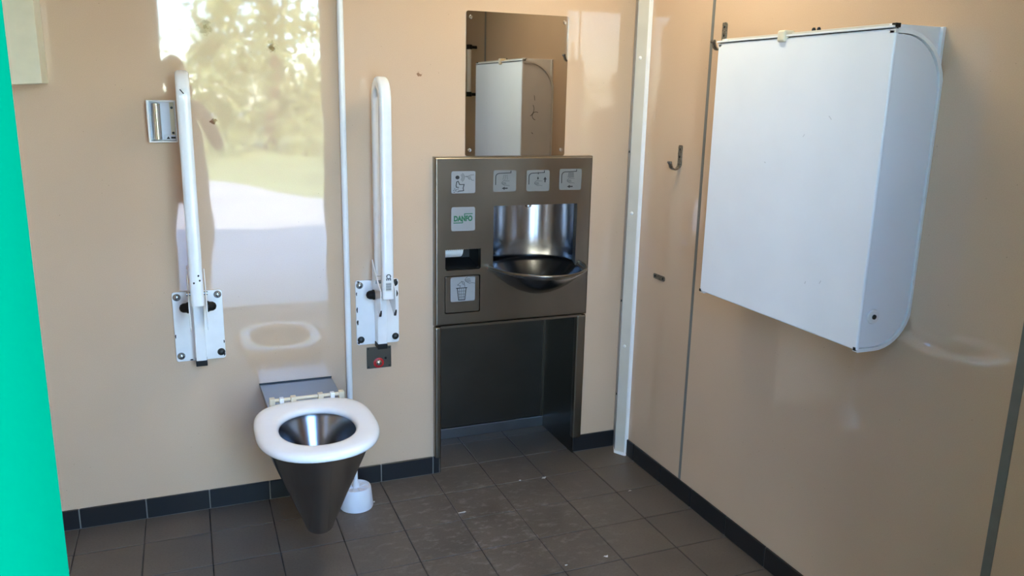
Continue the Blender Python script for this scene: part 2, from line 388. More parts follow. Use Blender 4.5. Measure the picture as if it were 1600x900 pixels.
oe = [e for e in bm.edges if all(on_rim(v) for v in e.verts) and len(e.link_faces) == 2 and e.calc_length() > .02 and (all(abs(v.co.y-PY) < 1e-5 for v in e.verts) or abs(e.verts[0].co.y-e.verts[1].co.y) > .01) and e.calc_face_angle(0) > 1]
bmesh.ops.bevel(bm, geom=oe, offset=.008, segments=5, profile=.5, affect='EDGES')
mesh_obj('front_panel', bm, 'steel', U)
# curved niche behind the bowl
N = 28; bm = bmesh.new()
def nic(i, z, r=NR): a = PI*i/N; return (NXC-r*math.cos(a), PY+.026+.155*math.sin(a)*r/NR, z)
rings = [[bm.verts.new(nic(i, z)) for i in range(N+1)] for z in (.735, 1.029)]
for i in range(N): bm.faces.new((rings[0][i], rings[0][i+1], rings[1][i+1], rings[1][i]))
mesh_obj('niche', bm, 'bowl', U, smooth=True)
bm = bmesh.new(); bm.faces.new([bm.verts.new(nic(i, 1.0285)) for i in range(N+1)]); mesh_obj('niche_top', bm, 'steel_dark', U)
# the bowl: shallow dish, front half standing out of the panel
bm = bmesh.new(); rings = []; NB = 64
def bowl_pt(a, t):
    c, s = math.cos(a), math.sin(a)
    if s <= .02: x, y = BA*c, BB*s                      # outside, towards the room
    else:
        k = min(1, s/.14); x, y = (BA+(NR-.003-BA)*k)*c, .148*s
    return (NXC+x*t, PY+.004*(s > .02)+y*t, BZ-BD*(1-t*t)**1.0)
for t in (1.0, .93, .84, .72, .58, .42, .25, .10): rings.append([bowl_pt(2*PI*i/NB, t) for i in range(NB)])
add_rings(bm, rings, False, True)
mesh_obj('bowl', bm, 'bowl', U, smooth=True, mods=[('SOLIDIFY', dict(thickness=.003, offset=-1))])
bm = bmesh.new(); R = []
for i in range(33):
    a = PI+PI*i/32; R.append(Vector((NXC+(BA+.004)*math.cos(a), PY+(BB+.004)*math.sin(a), BZ+.001)))
mesh_obj_r = sweep('rim', R, rrect(.009, .010, .004, 3), (0, 0, 1), 'steel', U, smooth=True)
lathe('drain', (NXC-.015, PY+.005, BZ-BD+.001), 'z', [(0, .024), (.003, .023), (.0032, .017), (.001, .015)], 'chrome', U, n=20)
lathe('spout_nozzle', (NXC+.01, .07, 1.028), 'z', [(-.022, .010), (-.02, .013), (0, .014)], 'chrome', U, n=18)
# paper slot with roll, waste flap
sb = bmesh.new()
for f in (((SX0, -.002, SZ0), (SX1, -.002, SZ0), (SX1, .10, SZ0+.02), (SX0, .10, SZ0+.02)), ((SX0, -.002, SZ1), (SX1, -.002, SZ1), (SX1, .10, SZ1+.04), (SX0, .10, SZ1+.04)),
          ((SX0, -.002, SZ0), (SX0, -.002, SZ1), (SX0, .10, SZ1+.04), (SX0, .10, SZ0+.02)), ((SX1, -.002, SZ0), (SX1, -.002, SZ1), (SX1, .10, SZ1+.04), (SX1, .10, SZ0+.02)), ((SX0, .10, SZ0+.02), (SX1, .10, SZ0+.02), (SX1, .10, SZ1+.04), (SX0, .10, SZ1+.04))):
    sb.faces.new([sb.verts.new(v) for v in f])
mesh_obj('paper_slot', sb, 'cavity', U)
lathe('paper_roll', (SX0+.003, .035, SZ1+.004), 'x', [(0, .045), (.072, .045)], 'paper', U, n=28)
fp = plate_y('waste_flap', (TX0+TX1)/2, (TZ0+TZ1)/2, TX1-TX0-.006, TZ1-TZ0-.006, .005, PY+.001, PY+.012, 'steel', U, [BEV(.0012)])
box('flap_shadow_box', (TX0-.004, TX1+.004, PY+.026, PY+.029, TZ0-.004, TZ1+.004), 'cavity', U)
# lower frame and knee space
for n_, b_ in (('leg', (PX0, -.766, PY, -.0005, BH+.001, PZ0-.003)), ('leg', (-.2145, -.176, PY, -.0005, BH+.001, PZ0-.003))): box(n_, b_, 'steel', U, bev=.007, seg=4)
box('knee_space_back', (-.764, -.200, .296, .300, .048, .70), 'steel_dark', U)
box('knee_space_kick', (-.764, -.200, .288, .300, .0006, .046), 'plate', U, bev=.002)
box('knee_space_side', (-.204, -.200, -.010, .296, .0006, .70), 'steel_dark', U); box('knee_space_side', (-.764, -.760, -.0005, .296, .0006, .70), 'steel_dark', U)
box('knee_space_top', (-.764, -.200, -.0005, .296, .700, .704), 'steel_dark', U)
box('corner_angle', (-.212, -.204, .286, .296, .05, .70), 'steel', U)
box('drip_edge', (PX0+.02, PX1-.02, PY+.002, PY+.020, PZ0-.010, PZ0-.001), 'steel', U)

# stickers with pictograms
def sticker(cx_, cz_, w, h, label, lines, thin, fills, on=None, par=None):
    y1 = (on if on is not None else PY)-.0002
    s = plate_y('sticker', cx_, cz_, w, h, .007, y1-.0008, y1, 'stickergrey' if label.startswith('grey') else 'sticker', par or U); s['label'] = label
    to3 = lambda a, b: (cx_-w/2+a*w, y1-.0011, cz_-h/2+b*h)
    if lines or fills: print_mesh('pictogram', lines, fills, .034, to3, 'ink', s)
    if thin: print_mesh('pictogram_lines', thin, [], .021, to3, 'greyink', s)
    return s, to3
def sc_(pls, k, ox, oy, m=1): return [[(ox+a*k*m, oy+b*k) for a, b in pl] for pl in pls]
HAND = [[(1, .70), (.55, .72), (.35, .80), (.15, .66), (0, .45)], [(0, .45), (.08, .30), (.22, .20), (.45, .08), (.75, .10), (1, .05)], [(.08, .42), (.30, .52), (.52, .50)], [(.10, .30), (.32, .38), (.55, .36)], [(.22, .22), (.40, .26), (.60, .26)]]
FINGER = [[(1, .75), (.62, .72), (.40, .60), (0, .55), (.38, .46)], [(.38, .46), (.36, .32), (.48, .20), (.70, .22), (.80, .06), (1, .05)], [(.48, .34), (.64, .36)], [(.45, .46), (.66, .5)]]
TAP = [[(.10, .34), (.10, .66)] + [(.26-.16*math.cos(a*PI/12), .70+.16*math.sin(a*PI/12)) for a in range(1, 7)] + [(.76, .88), (.76, .96)]]
def arrow(x, y, dx_, dy_):
    px_, py_ = -dy_, dx_; f = lambda a, b: (x+dx_*a+px_*b, y+dy_*a+py_*b)
    return [[f(-.13, -.028), f(.02, -.028), f(.02, .028), f(-.13, .028)], [f(.0, -.075), f(.13, 0), f(.0, .075)]]
dot = lambda x, y, r: arc(x, y, r, 0, 360, 14)[:-1]
sticker(-.686, 1.115, .0895, .078, 'white square sticker with wave-to-flush toilet pictogram',
        [[(.20, .36), (.22, .52), (.28, .55), (.34, .40), (.53, .40), (.49, .24), (.51, .12), (.30, .10)], [(.20, .36), (.21, .28), (.30, .27)]],
        [arc(.30, .72, .14, -50, 50), arc(.30, .72, .19, -50, 50), arc(.30, .72, .24, -50, 50)] + sc_(FINGER, .36, .57, .56),
        [dot(.25, .72, .085)] + [dot(x, y, .018) for x, y in ((.10, .14), (.14, .21), (.19, .10), (.22, .17), (.27, .07), (.12, .06), (.28, .20), (.17, .15))])
sticker(-.529, 1.1165, .088, .077, 'grey square sticker with tap, water spray, hand and left arrow',
        TAP, sc_(HAND, .34, .36, .26) + [[(x, y), (x-.02, y-.045)] for x, y in ((.46, .78), (.53, .78), (.60, .78), (.45, .70), (.53, .70), (.61, .70), (.43, .62), (.52, .62), (.62, .62))], arrow(.50, .16, -1, 0))
sticker(-.398, 1.1155, .092, .077, 'grey square sticker with tap, soap drop, hand and up arrow',
        TAP + [[(.50, .88), (.50, .82)]], sc_(HAND, .34, .34, .24), [[(.49, .70), (.525, .62), (.51, .56), (.47, .56), (.455, .62)]] + arrow(.80, .55, 0, 1))
sticker(-.2665, 1.118, .091, .078, 'grey square sticker with tap, warm air stream, hand and left arrow',
        TAP, sc_(HAND, .34, .34, .30) + [[(.42+.04*i, .84), (.38+.052*i, .60)] for i in range(6)] + [[(.40, .80-.06*j), (.62, .80-.06*j)] for j in range(4)], arrow(.48, .16, -1, 0))
s_, to3 = sticker(-.686, .984, .0895, .086, 'white square sticker with green lettering', [], [], [])
text_mesh('lettering', 'DANFO', 1, .055, lambda a, b: (-.686+(-.39+.78*a)*.0895, PY-.0013, .984+(-.095+.24*b)*.086), 'logogreen', s_)
print_mesh('lettering_bars', [[(.11, .345), (.475, .345), (.475, .45)], [(.555, .60), (.555, .715), (.88, .715)]], [], .035, to3, 'logogreen', s_)
sticker(-.685, .7265, .094, .091, 'white square sticker with waste bin pictogram',
        [[(.24, .55), (.66, .55)], [(.27, .55), (.33, .06), (.58, .06), (.63, .55)]],
        [[(.36, .55), (.39, .06)], [(.45, .55), (.45, .06)], [(.54, .55), (.52, .06)], [(.29, .42), (.61, .42)], [(.30, .30), (.60, .30)], [(.32, .18), (.59, .18)], [(.36, .56), (.40, .64), (.28, .68), (.45, .82), (.55, .78), (.58, .58)], [(.45, .82), (.50, .70), (.56, .70)]] + sc_(HAND, .40, .58, .70), [], on=PY+.001, par=fp)

# ------------------------------------------------------------------ mirror
mi = thing('steel_mirror', 'frameless steel mirror screwed to the wall above the washbasin', 'mirror', (-.476, 0, 1.2))
plate_y('mirror_plate', -.4765, 1.4500, .389, .492, .008, -.0035, -.0005, 'mirror', mi, [BEV(.0008, 1)])
for x in (-.655, -.298):
    for z in (1.225, 1.675): lathe('screw', (x, -.0035, z), 'y', [(-.003, .003), (-.0026, .0062), (0, .007)], 'chrome', mi, n=14)

# ------------------------------------------------------------------ toilet
TX = -1.285
W = thing('toilet', 'wall-hung cone-shaped stainless steel toilet with white plastic seat', 'toilet', (TX, -.3, 0))
def el(cx_, cy_, z, rx, ry, n=48): return circ((cx_, cy_, z), (1, 0, 0), (0, 1, 0), rx, ry, n)
bm = bmesh.new(); out = []
for k in range(13):
    t = k/12; out.append(el(TX, -.463+(-.486+.463)*t, .134+(.436-.134)*t, .044+(.158-.044)*t, .047+(.203-.047)*t))
out = [el(TX, -.462, .1045, r_, r_*1.05) for r_ in (.008,)] + [el(TX, -.462, .105+.026*(1-math.cos(a)), .0405*math.sin(a)**.8+.002, (.0405*math.sin(a)**.8+.002)*1.06) for a in (.35, .6, .85, 1.1, 1.35)] + out
inn = [el(TX, -.488, .437, .150, .195), el(TX, -.486, .430, .146, .190)] + [el(TX, -.484+.014*t, .43-.25*t, .146-.098*t, .188-.137*t) for t in (.1, .2, .3, .4, .5, .6, .7, .8, .9, 1.0)] + [el(TX, -.47, .172, .03, .03)]
add_rings(bm, out+inn, True, True)
mesh_obj('bowl', bm, 'bowl', W, smooth=True, mods=[('EDGE_SPLIT', dict(split_angle=math.radians(50)))])
bm = bmesh.new(); pts = [(-.1235, -.0005), (.1215, -.0005), (.124, -.285), (-.116, -.285)]
add_prism(bm, pts, lambda a, b: (TX+a, b, .4225), (0, 0, .010)); mesh_obj('top_plate', bm, 'plate', W, mods=[BEV(.002)])
bm = bmesh.new()
add_rings(bm, [[(TX-.085, -.0005, .20), (TX+.085, -.0005, .20), (TX+.085, -.0005, .422), (TX-.085, -.0005, .422)], [(TX-.055, -.288, .22), (TX+.055, -.288, .22), (TX+.085, -.288, .422), (TX-.085, -.288, .422)]])
mesh_obj('wall_bracket', bm, 'steel_dark', W, mods=[BEV(.006)])
box('sealant', (TX-.124, TX+.122, -.004, -.0004, .431, .436), 'boltdark', W)
# seat ring
def seat_out(a, grow=0.):
    c, s = math.cos(a), math.sin(a); n_ = 2.25 if s < 0 else 3.3
    ry = .216 if s < 0 else .226
    k = (abs(c)**n_+abs(s)**n_)**(-1/n_); return ((.1755+grow)*c*k, (ry+grow)*s*k)
def seat_in(a, grow=0.):
    c, s = math.cos(a), math.sin(a); n_ = 2.15; k = (abs(c)**n_+abs(s)**n_)**(-1/n_); return ((.111+grow)*c*k, (.136+grow)*s*k)
SCY = -.486; bm = bmesh.new(); NS = 72; prof = []
for t in [i/14 for i in range(15)]:
    q = PI*t                                          # domed top from inner to outer edge
    prof.append((t, .009*math.sin(q)**.55))
rings = []
def seat_pt(a, t, z):
    i_, o_ = seat_in(a), seat_out(a); return (TX+i_[0]+(o_[0]-i_[0])*t, SCY+i_[1]+(o_[1]-i_[1])*t, z)
secs = [(0.02, .441), (-.02, .446), (-.01, .453), (.05, .4590), (.14, .4620), (.3, .4640), (.5, .4650), (.7, .4640), (.86, .4615), (.95, .4580), (1.0, .4530), (1.005, .4460), (.985, .441)]
for t, z in secs: rings.append([seat_pt(2*PI*i/NS, t, z) for i in range(NS)])
rings.append(rings[0]); add_rings(bm, rings, False, False); bmesh.ops.remove_doubles(bm, verts=bm.verts[:], dist=1e-5)
seat = mesh_obj('seat', bm, 'seat', W, smooth=True); seat['label'] = 'white oval plastic toilet seat ring'
HY, HZ = -.252, .4630
hg = rod('hinge_rod', (TX-.105, HY, HZ), (TX+.112, HY, HZ), .0058, 'ivory', W)
for x in (-.105, -.040, .045, .112): box('hinge_block', (TX+x-.0085, TX+x+.0085, HY-.012, HY+.010, .4395, HZ+.009), 'ivory', W, bev=.002)
for x in (-.076, .083): box('hinge_peg', (TX+x-.007, TX+x+.007, HY-.010, HY+.009, .4395, HZ+.0075), 'seat', W, bev=.002)

# toilet brush in its pot
B = thing('toilet_brush', 'white plastic toilet brush pot standing behind the steel toilet', 'toilet brush', (-1.114, -.152, 0))
bx0, by0 = -1.114, -.152
lathe('pot', (bx0, by0, .0006), 'z', [(0, .057), (.004, .058), (.070, .0515), (.076, .049), (.077, .0455), (.071, .044), (.071, .030), (.071, .002)], 'plastic', B, n=36)
for i in range(8):
    a = 2*PI*i/8+.2; rod('lid_rib', (bx0+.013*math.cos(a), by0+.013*math.sin(a), .073), (bx0+.043*math.cos(a), by0+.043*math.sin(a), .0728), .0022, 'plastic', B, n=6)
lathe('handle', (bx0, by0, .072), 'z', [(0, .013), (.012, .012), (.03, .0065), (.13, .0055), (.20, .007), (.25, .009), (.26, .006)], 'plastic', B, n=16)

# ------------------------------------------------------------------ fold-up grab bars
def grab_bar(cx_, ax_, label, side):
    G = thing('grab_bar', label, 'grab bar', (cx_, 0, .55), 'fold-up grab bars beside the toilet')
    wp = plate_y('wall_plate', cx_, .660, .153, .234, .008, -.009, -.0005, 'white', G, [BEV(.0015)])
    for i, (x, z) in enumerate(((-.062, .760), (.062, .762), (-.061, .562), (.063, .565))):
        lathe('bolt', (cx_+x, -.009, z), 'y', [(-.0085, .003), (-.007, .0075), (-.004, .0110), (0, .0125)], 'bolt' if (side == 'L' and i < 3) or i == 0 else 'boltdark', G, n=18)
    box('mounting_post', (ax_-.0165, ax_+.0165, -.060, -.0095, .555, .80), 'white', G, bev=.003)
    box('end_cap', (ax_-.0175, ax_+.0175, -.061, -.0095, .537, .554), 'black', G, bev=.002)
    for s in (-1, 1):
        bm = bmesh.new(); x = ax_+s*.0255
        add_prism(bm, [(-.030, .856), (-.030, .735), (-.130, .678), (-.150, .682), (-.158, .695), (-.158, .770), (-.085, .815)], lambda a, b: (x-.0018, a, b), (.0036, 0, 0))
        mesh_obj('hinge_cheek', bm, 'white', G, mods=[BEV(.0012, 1)])
        if side == 'R': prism('paint_chip', [(-.132, .6765), (-.150, .6805), (-.159, .694), (-.159, .704), (-.150, .695), (-.140, .689)], lambda a, b: (x-.0021, a, b), (.0042, 0, 0), 'chip', G)
        lathe('rubber_stop', (ax_+s*.0275, -.062, .737), 'x', [(0, .018), (s*.005, .018), (s*.007, .0158), (s*.018, .0145), (s*.025, .010), (s*.028, .003)], 'black', G, n=20)
    lathe('hinge_pin', (ax_-.031, -.10, .79), 'x', [(0, .006), (.062, .006)], 'bolt', G, n=14)
    path = [(ax_, -.145, (z0 := .764 if side == 'L' else .742)+(1.372-z0)*i/21) for i in range(22)] + [(ax_, -.0925-.0525*math.cos(PI*i/14), 1.390+.060*math.sin(PI*i/14)) for i in range(15)] + [(ax_, -.040, 1.372-.03*i) for i in range(20)]
    arm = sweep('arm', path, rrect(.039, .036, .010, 4), (1, 0, 0), 'white', G, smooth=True)
    # bare metal where the paint has chipped
    chips = [(-.0735, .73, .003, .012), (-.0725, .672, .004, .018), (-.0715, .626, .005, .016), (-.069, .551, .008, .007), (.066, .7735, .010, .004), (-.067, .7735, .008, .004)] if side == 'R' else [(-.03, .547, .009, .004), (.0725, .556, .004, .010), (.0735, .60, .003, .010), (-.0735, .63, .003, .012)]
    for x, z, w_, h_ in chips:
        o_ = prism('paint_chip', [(cx_+x+w_*.6*math.cos(a)*(1+.3*math.sin(3*a+x*99)), z+h_*.6*math.sin(a)) for a in [2*PI*i/9 for i in range(9)]], lambda a, b: (a, -.0096, b), (0, .0009, 0), 'chip', G)
    return G, arm
GL, armL = grab_bar(-1.587, -1.587, 'white fold-up grab bar left of the toilet, near the small metal dispenser', 'L')
GR, armR = grab_bar(-.9955, -.9905, 'white fold-up grab bar between the vertical pipe and the steel washbasin', 'R')
# dark marks on the left arm, approval sticker on the right arm
print_mesh('scratch', [[(-1.594, 1.412), (-1.586, 1.402)]], [], .003, lambda a, b: (a, -.1636, b), 'ink', armL)
for x, z in ((-1.580, .86), (-1.577, .845), (-1.594, .838)):
    print_mesh('paint_chip', [], [[(x+.003*math.cos(i), z+.0035*math.sin(i)) for i in range(6)]], .002, lambda a, b: (a, -.1636, b), 'chip', armL)
st = plate_y('sticker', -.9905, .800, .026, .064, .003, -.1640, -.1634, 'paper', armR); st['label'] = 'white approval sticker with CE mark and barcode turned sideways'
text_mesh('lettering', 'CE', 1, .03, lambda a, b: (-.9905+(b-.5)*.016, -.1645, .829-a*.022), 'ink', st)
print_mesh('barcode', [], [[(-1.0, z+.003), (-.982, z+.003), (-.982, z+h+.003), (-1.0, z+h+.003)] for z, h in [(.770+.0022*i, (.0007, .0014, .0009, .0016)[i*7 % 4]) for i in range(12)]], .002, lambda a, b: (a, -.1645, b), 'ink', st)

# vertical pipe on the wall
P = thing('water_pipe', 'thin white vertical pipe running down the wall behind the toilet', 'pipe', (-1.102, 0, .09))
rod('tube', (-1.1025, -.014, .0715), (-1.1005, -.014, ZC), .0105, 'white', P, n=18)
for z in (.30, 1.95): box('pipe_clip', (-1.116, -1.088, -.013, -.0004, z, z+.012), 'white', P, bev=.002)

# call / flush plate under the right bar
C = thing('push_button_plate', 'small steel plate with red-ringed push button below the right grab bar', 'button', (-.992, 0, .49))
plate_y('plate', -.992, .489, .089, .080, .002, -.0025, -.0004, 'steel_dark', C)
lathe('ring', (-.9935, -.0025, .4685), 'y', [(-.003, .0165), (-.001, .019), (0, .019)], 'red', C, n=24)
lathe('button', (-.9935, -.0055, .4700), 'y', [(-.008, .003), (-.006, .009), (-.002, .0115), (0, .0115)], 'chrome', C, n=20)
lathe('sensor', (-.968, -.0025, .484), 'y', [(-.002, .004), (0, .005)], 'black', C, n=12)
for x in (-.038, .038):
    for z in (.455, .523): lathe('screw', (-.992+x, -.0025, z), 'y', [(-.0015, .002), (0, .0035)], 'boltdark', C, n=10)

# ------------------------------------------------------------------ small dispenser left of the left bar
D = thing('paper_dispenser', 'small open white dispenser with upright chrome roller on the back wall', 'dispenser', (-1.648, 0, 1.25))
dx0, dx1, dz0, dz1 = -1.692, -1.610, 1.254, 1.380
plate_y('back_plate', (dx0+dx1)/2, (dz0+dz1)/2, dx1-dx0, dz1-dz0, .008, -.004, -.0005, 'plastic', D)
box('top_rim', (dx0+.004, dx1-.004, -.034, -.004, dz1-.005, dz1), 'white', D, bev=.0018); box('bottom_rim', (dx0+.004, dx1-.004, -.034, -.004, dz0, dz0+.005), 'white', D, bev=.0018)
box('side_rim', (dx0, dx0+.006, -.036, -.004, dz0, dz1), 'white', D, bev=.0018); box('side_rim', (dx1-.005, dx1, -.015, -.004, dz0, dz1), 'white', D, bev=.0018)
lathe('roller', (dx0+.026, -.022, dz0+.008), 'z', [(0, .004), (.001, .0125), (.108, .0125), (.109, .004)], 'chrome', D, n=24)
box('inner_ledge', (dx0+.044, dx1-.006, -.012, -.004, dz0+.006, dz0+.022), 'plastic', D, bev=.001)
print_mesh('lettering', [], [[(dx0+.050, dz0+.010), (dx0+.060, dz0+.010), (dx0+.055, dz0+.018)], [(dx0+.063, dz0+.011), (dx0+.076, dz0+.011), (dx0+.076, dz0+.017), (dx0+.063, dz0+.017)]], .002, lambda a, b: (a, -.0124, b), 'ink', D)
box('inner_panel', (dx0+.064, dx1-.006, -.008, -.004, dz0+.022, dz1-.006), 'cream', D)
for z in (dz0+.028, dz1-.022): lathe('screw', (dx1-.012, -.008, z), 'y', [(-.002, .002), (0, .004)], 'boltdark', D, n=10)

# cream box high on the wall at the left
K = thing('wall_cabinet', 'cream box hung high on the back wall beside the green door frame', 'box', (-2.06, 0, 1.42))
prism('body', [(-2.230, 1.400), (-1.948, 1.4215), (-1.948, 1.80), (-2.230, 1.80)], lambda a, b: (a, -.12, b), (0, .1195, 0), 'cream', K, [BEV(.002)])
box('lid', (-2.232, -1.946, -.123, -.002, 1.80, 1.812), 'cream', K, bev=.002)

# ------------------------------------------------------------------ baby changing table on the right wall
V = thing('changing_table', 'large white folded-up wall-mounted baby changing table on the right wall', 'changing table', (0, -1.05, .85))
VY0, VY1, VX, VZ0, VZ1 = -1.368, -.735, -.157, .846, 1.578
def dprof(inset=0., n=10):
    pts = [(VX+inset, VZ0+inset), (-.125, VZ0+inset)]
    R1 = .098; cx_, cz_ = -.003-inset-R1, VZ0+inset+R1
    pts += [(cx_+R1*math.sin(PI/2*i/n), cz_-R1*math.cos(PI/2*i/n)) for i in range(0, n+1)]
    R2 = .122; cx_, cz_ = -.003-inset-R2, VZ1-.012-inset-R2
    pts += [(cx_+R2*math.cos(PI/2*i/n), cz_+R2*math.sin(PI/2*i/n)) for i in range(0, n+1)]
    pts += [(VX+inset, VZ1-.012-inset)]; return pts
for y0, d in ((VY0, .014), (VY1-.014, .014)):
    sd = prism('side_panel', dprof(.004), lambda a, b: (a, y0+.003, b), (0, d-.006, 0), 'lidwhite', V, [BEV(.0015, 1)])
    pr_ = [(VX+.004, VZ0+.0005)] + dprof(.0)[1:]; path = [(a, y0+d/2, b) for a, b in pr_]
    sweep('side_edge', path, [(-d/2-.001, -.0055), (d/2+.001, -.0055), (d/2+.001, .003), (-d/2-.001, .003)], (0, 1, 0), 'white', V)
bm = bmesh.new()
add_box(bm, VX, VX+.010, VY0-.001, VY1+.001, VZ0, VZ1-.006, bev=.004, seg=3); fp_ = mesh_obj('front_panel', bm, 'lidwhite', V)
bm = bmesh.new(); R1 = .098; n = 10
arcpts = [(VX+.01, VZ0+.004), (-.104, VZ0+.004)] + [(-.106+.096*math.sin(PI/2*i/n), VZ0+.1-.096*math.cos(PI/2*i/n)) for i in range(1, n+1)] + [(-.010, VZ1-.14)]
for i in range(len(arcpts)-1):
    a, b = arcpts[i], arcpts[i+1]; bm.faces.new([bm.verts.new(v) for v in ((a[0], VY0+.013, a[1]), (a[0], VY1-.013, a[1]), (b[0], VY1-.013, b[1]), (b[0], VY0+.013, b[1]))])
bmesh.ops.remove_doubles(bm, verts=bm.verts[:], dist=1e-5); mesh_obj('tray_underside', bm, 'lidwhite', V, smooth=True)
box('wall_plate', (-.009, -.0005, VY0+.008, VY1-.008, .900, 1.583), 'lidwhite', V, bev=.001)
box('end_bracket', (-.150, -.009, VY0+.0155, VY0+.026, 1.440, 1.583), 'lidwhite', V, bev=.001); box('end_bracket', (-.150, -.009, VY1-.026, VY1-.016, 1.440, 1.583), 'lidwhite', V, bev=.001)
box('bracket_seam', (-.060, -.003, VY0+.0150, VY0+.0165, 1.5230, 1.5242), 'chip', V)
box('top_rail', (VX-.003, VX+.008, VY0+.004, VY1+.006, VZ1-.004, VZ1+.001), 'white', V, bev=.001); box('top_rail', (VX+.014, VX+.022, VY0+.014, VY1+.004, VZ1+.001, VZ1+.007), 'trimwhite', V, bev=.001)
box('rail_gap', (VX+.006, VX+.016, VY0+.008, VY1, VZ1-.006, VZ1+.0005), 'black', V)
box('black_rail_end', (VX+.002, VX+.016, VY0+.002, VY0+.014, VZ1-.0035, VZ1+.006), 'black', V, bev=.001)  # black block at the near end of the top rails
box('latch_clip', (VX-.008, VX+.026, -1.022, -.993, VZ1-.016, VZ1+.013), 'ivory', V, bev=.005, seg=3)
for y in (-1.060, -1.078): lathe('screw', (VX+.05, y, VZ1-.012), 'z', [(0, .004), (.026, .005), (.03, .003)], 'boltdark', V, n=10)
lathe('washer', (-.118, VY0, .926), 'y', [(-.0035, .012), (-.003, .0165), (0, .0178)], 'white', V, n=24); lathe('screw', (-.1175, VY0-.0035, .9260), 'y', [(-.0035, .003), (-.002, .0058), (0, .006)], 'boltdark', V, n=16)
for y in (VY0+.005, VY1-.002): box('corner_chip', (VX-.0012, VX+.003, y-.003, y+.004, VZ0-.0006, VZ0+.007), 'black', V)
# scratches on the side that faces the mirror, dents on the front
print_mesh('scratch', [[(-.095, 1.42), (-.092, 1.40)], arc(-.13, 1.36, .035, -60, 30), arc(-.085, 1.33, .018, 60, 260), [(-.105, 1.255), (-.098, 1.25)]], [], .0025, lambda a, b: (a, VY1+.0012, b), 'greyink', V)

print_mesh('scuff', [[(-1.208, 1.375), (-1.200, 1.382)], [(-1.122, 1.335), (-1.118, 1.330)], [(-.985, 1.255), (-.981, 1.256)], [(-1.232, .985), (-1.228, .978)], [(-1.18, .972), (-1.178, .967)]], [], .0022, lambda a, b: (VX-.0005, a, b), 'scuff', V)

# ------------------------------------------------------------------ hooks and small plate on the right wall
def hook(y, z, label):
    H = thing('coat_hook', label, 'hook', (0, y, z-.08), 'steel coat hooks on the right wall')
    bm = bmesh.new(); add_prism(bm, [(a+y, b+z-.036) for a, b in rrect(.023, .072, .006)], lambda a, b: (-.0045, a, b), (.004, 0, 0)); mesh_obj('back_strap', bm, 'hook', H, mods=[BEV(.001, 1)])
    path = [(-.004, y, z-.062)] + [(-.0215+.0175*math.cos(PI*i/10), y, z-.066-.017*math.sin(PI*i/10)) for i in range(0, 9)] + [(-.040, y, z-.065), (-.0425, y, z-.060)]
    sweep('prong', path, rrect(.019, .0055, .002, 2), (0, 1, 0), 'hook', H, smooth=True)
    lathe('knob', (-.043, y-.010, z-.059), 'y', [(0, .003), (.001, .0045), (.019, .0045), (.020, .003)], 'hook', H, n=14)
    lathe('screw', (-.0045, y, z-.014), 'x', [(-.002, .002), (0, .0042)], 'boltdark', H, n=12); lathe('screw', (-.0045, y, z-.040), 'x', [(-.002, .002), (0, .0042)], 'boltdark', H, n=12)
hook(-.345, 1.262, 'worn steel coat hook between the white corner trim and the grey joint strip')
hook(-.545, 1.652, 'worn steel coat hook partly hidden behind the top corner of the changing table')
Q = thing('hook_plate', 'tiny steel strip with two screw holes low on the right wall near the corner', 'plate', (0, -.26, .775))
bm = bmesh.new(); add_prism(bm, [(-.2600+a, .7765+b) for a, b in rrect(.078, .019, .009)], lambda a, b: (-.003, a, b), (.0025, 0, 0)); mesh_obj('strip', bm, 'hook', Q)
for y in (-.233, -.287): lathe('screw', (-.003, y, .7765), 'x', [(-.002, .003), (0, .0055)], 'boltdark', Q, n=12)

# vertical tube with black ends by the door, seen in the mirror
Z = thing('door_side_handle', 'vertical white tube handle with black ends on the right wall, seen in the mirror', 'handle', (0, -1.95, 1.4))
rod('tube', (-.045, -1.805, 1.425), (-.045, -1.805, 1.685), .0125, 'white', Z)
for z in (1.41, 1.672): lathe('end_cap', (-.045, -1.805, z), 'z', [(0, .014), (.001, .0165), (.026, .0165), (.027, .014)], 'black', Z, n=16)
for z in (1.423, 1.685): rod('stand_off', (-.03, -1.805, z), (-.0005, -1.805, z), .009, 'black', Z)

# ceiling lamp
Lm = thing('ceiling_lamp', 'flat rectangular ceiling lamp with warm diffuser above the room', 'lamp', (-.45, -.71, ZC))
box('housing', (-.57, -.33, -1.02, -.40, ZC-.035, ZC-.0005), 'white', Lm, bev=.004); box('diffuser', (-.545, -.355, -.995, -.425, ZC-.055, ZC-.0355), 'diffuser', Lm, bev=.004)

# scraps of paper on the floor
def scrap(x, y, s, label, z=.0012, seed=0):
    rnd = random.Random(seed); n = 9; pts = []
    for i in range(n):
        a = 2*PI*i/n; r = s*(.45+.75*rnd.random()); pts.append((x+r*1.5*math.cos(a), y+r*.8*math.sin(a)))
    bm = bmesh.new(); a_ = [bm.verts.new((p[0], p[1], z+rnd.uniform(0, .004))) for p in pts]; c = bm.verts.new((x, y, z+.004))
    for i in range(n): bm.faces.new((a_[i], a_[(i+1) % n], c))
    o = mesh_obj('paper_scrap', bm, 'scrap', mods=[('SOLIDIFY', dict(thickness=.0006))]); return tag(o, label, 'scrap', 'paper scraps on the floor')
scrap(-.405, -.181, .008, 'torn paper scrap on the tiles in front of the knee space', seed=1)
scrap(-.782, -.326, .009, 'torn paper scrap on the tiles midway between toilet and washbasin', seed=2)
scrap(-.440, -.744, .007, 'crumb of paper on the tiles nearest the bottom edge, right of centre', seed=3)
scrap(-.148, -.382, .006, 'tiny paper crumb on the tiles beside the right wall skirting', seed=4)
scrap(-.500, -.170, .0035, 'tiny paper crumb on the tiles left of the larger scrap by the knee space', seed=6)
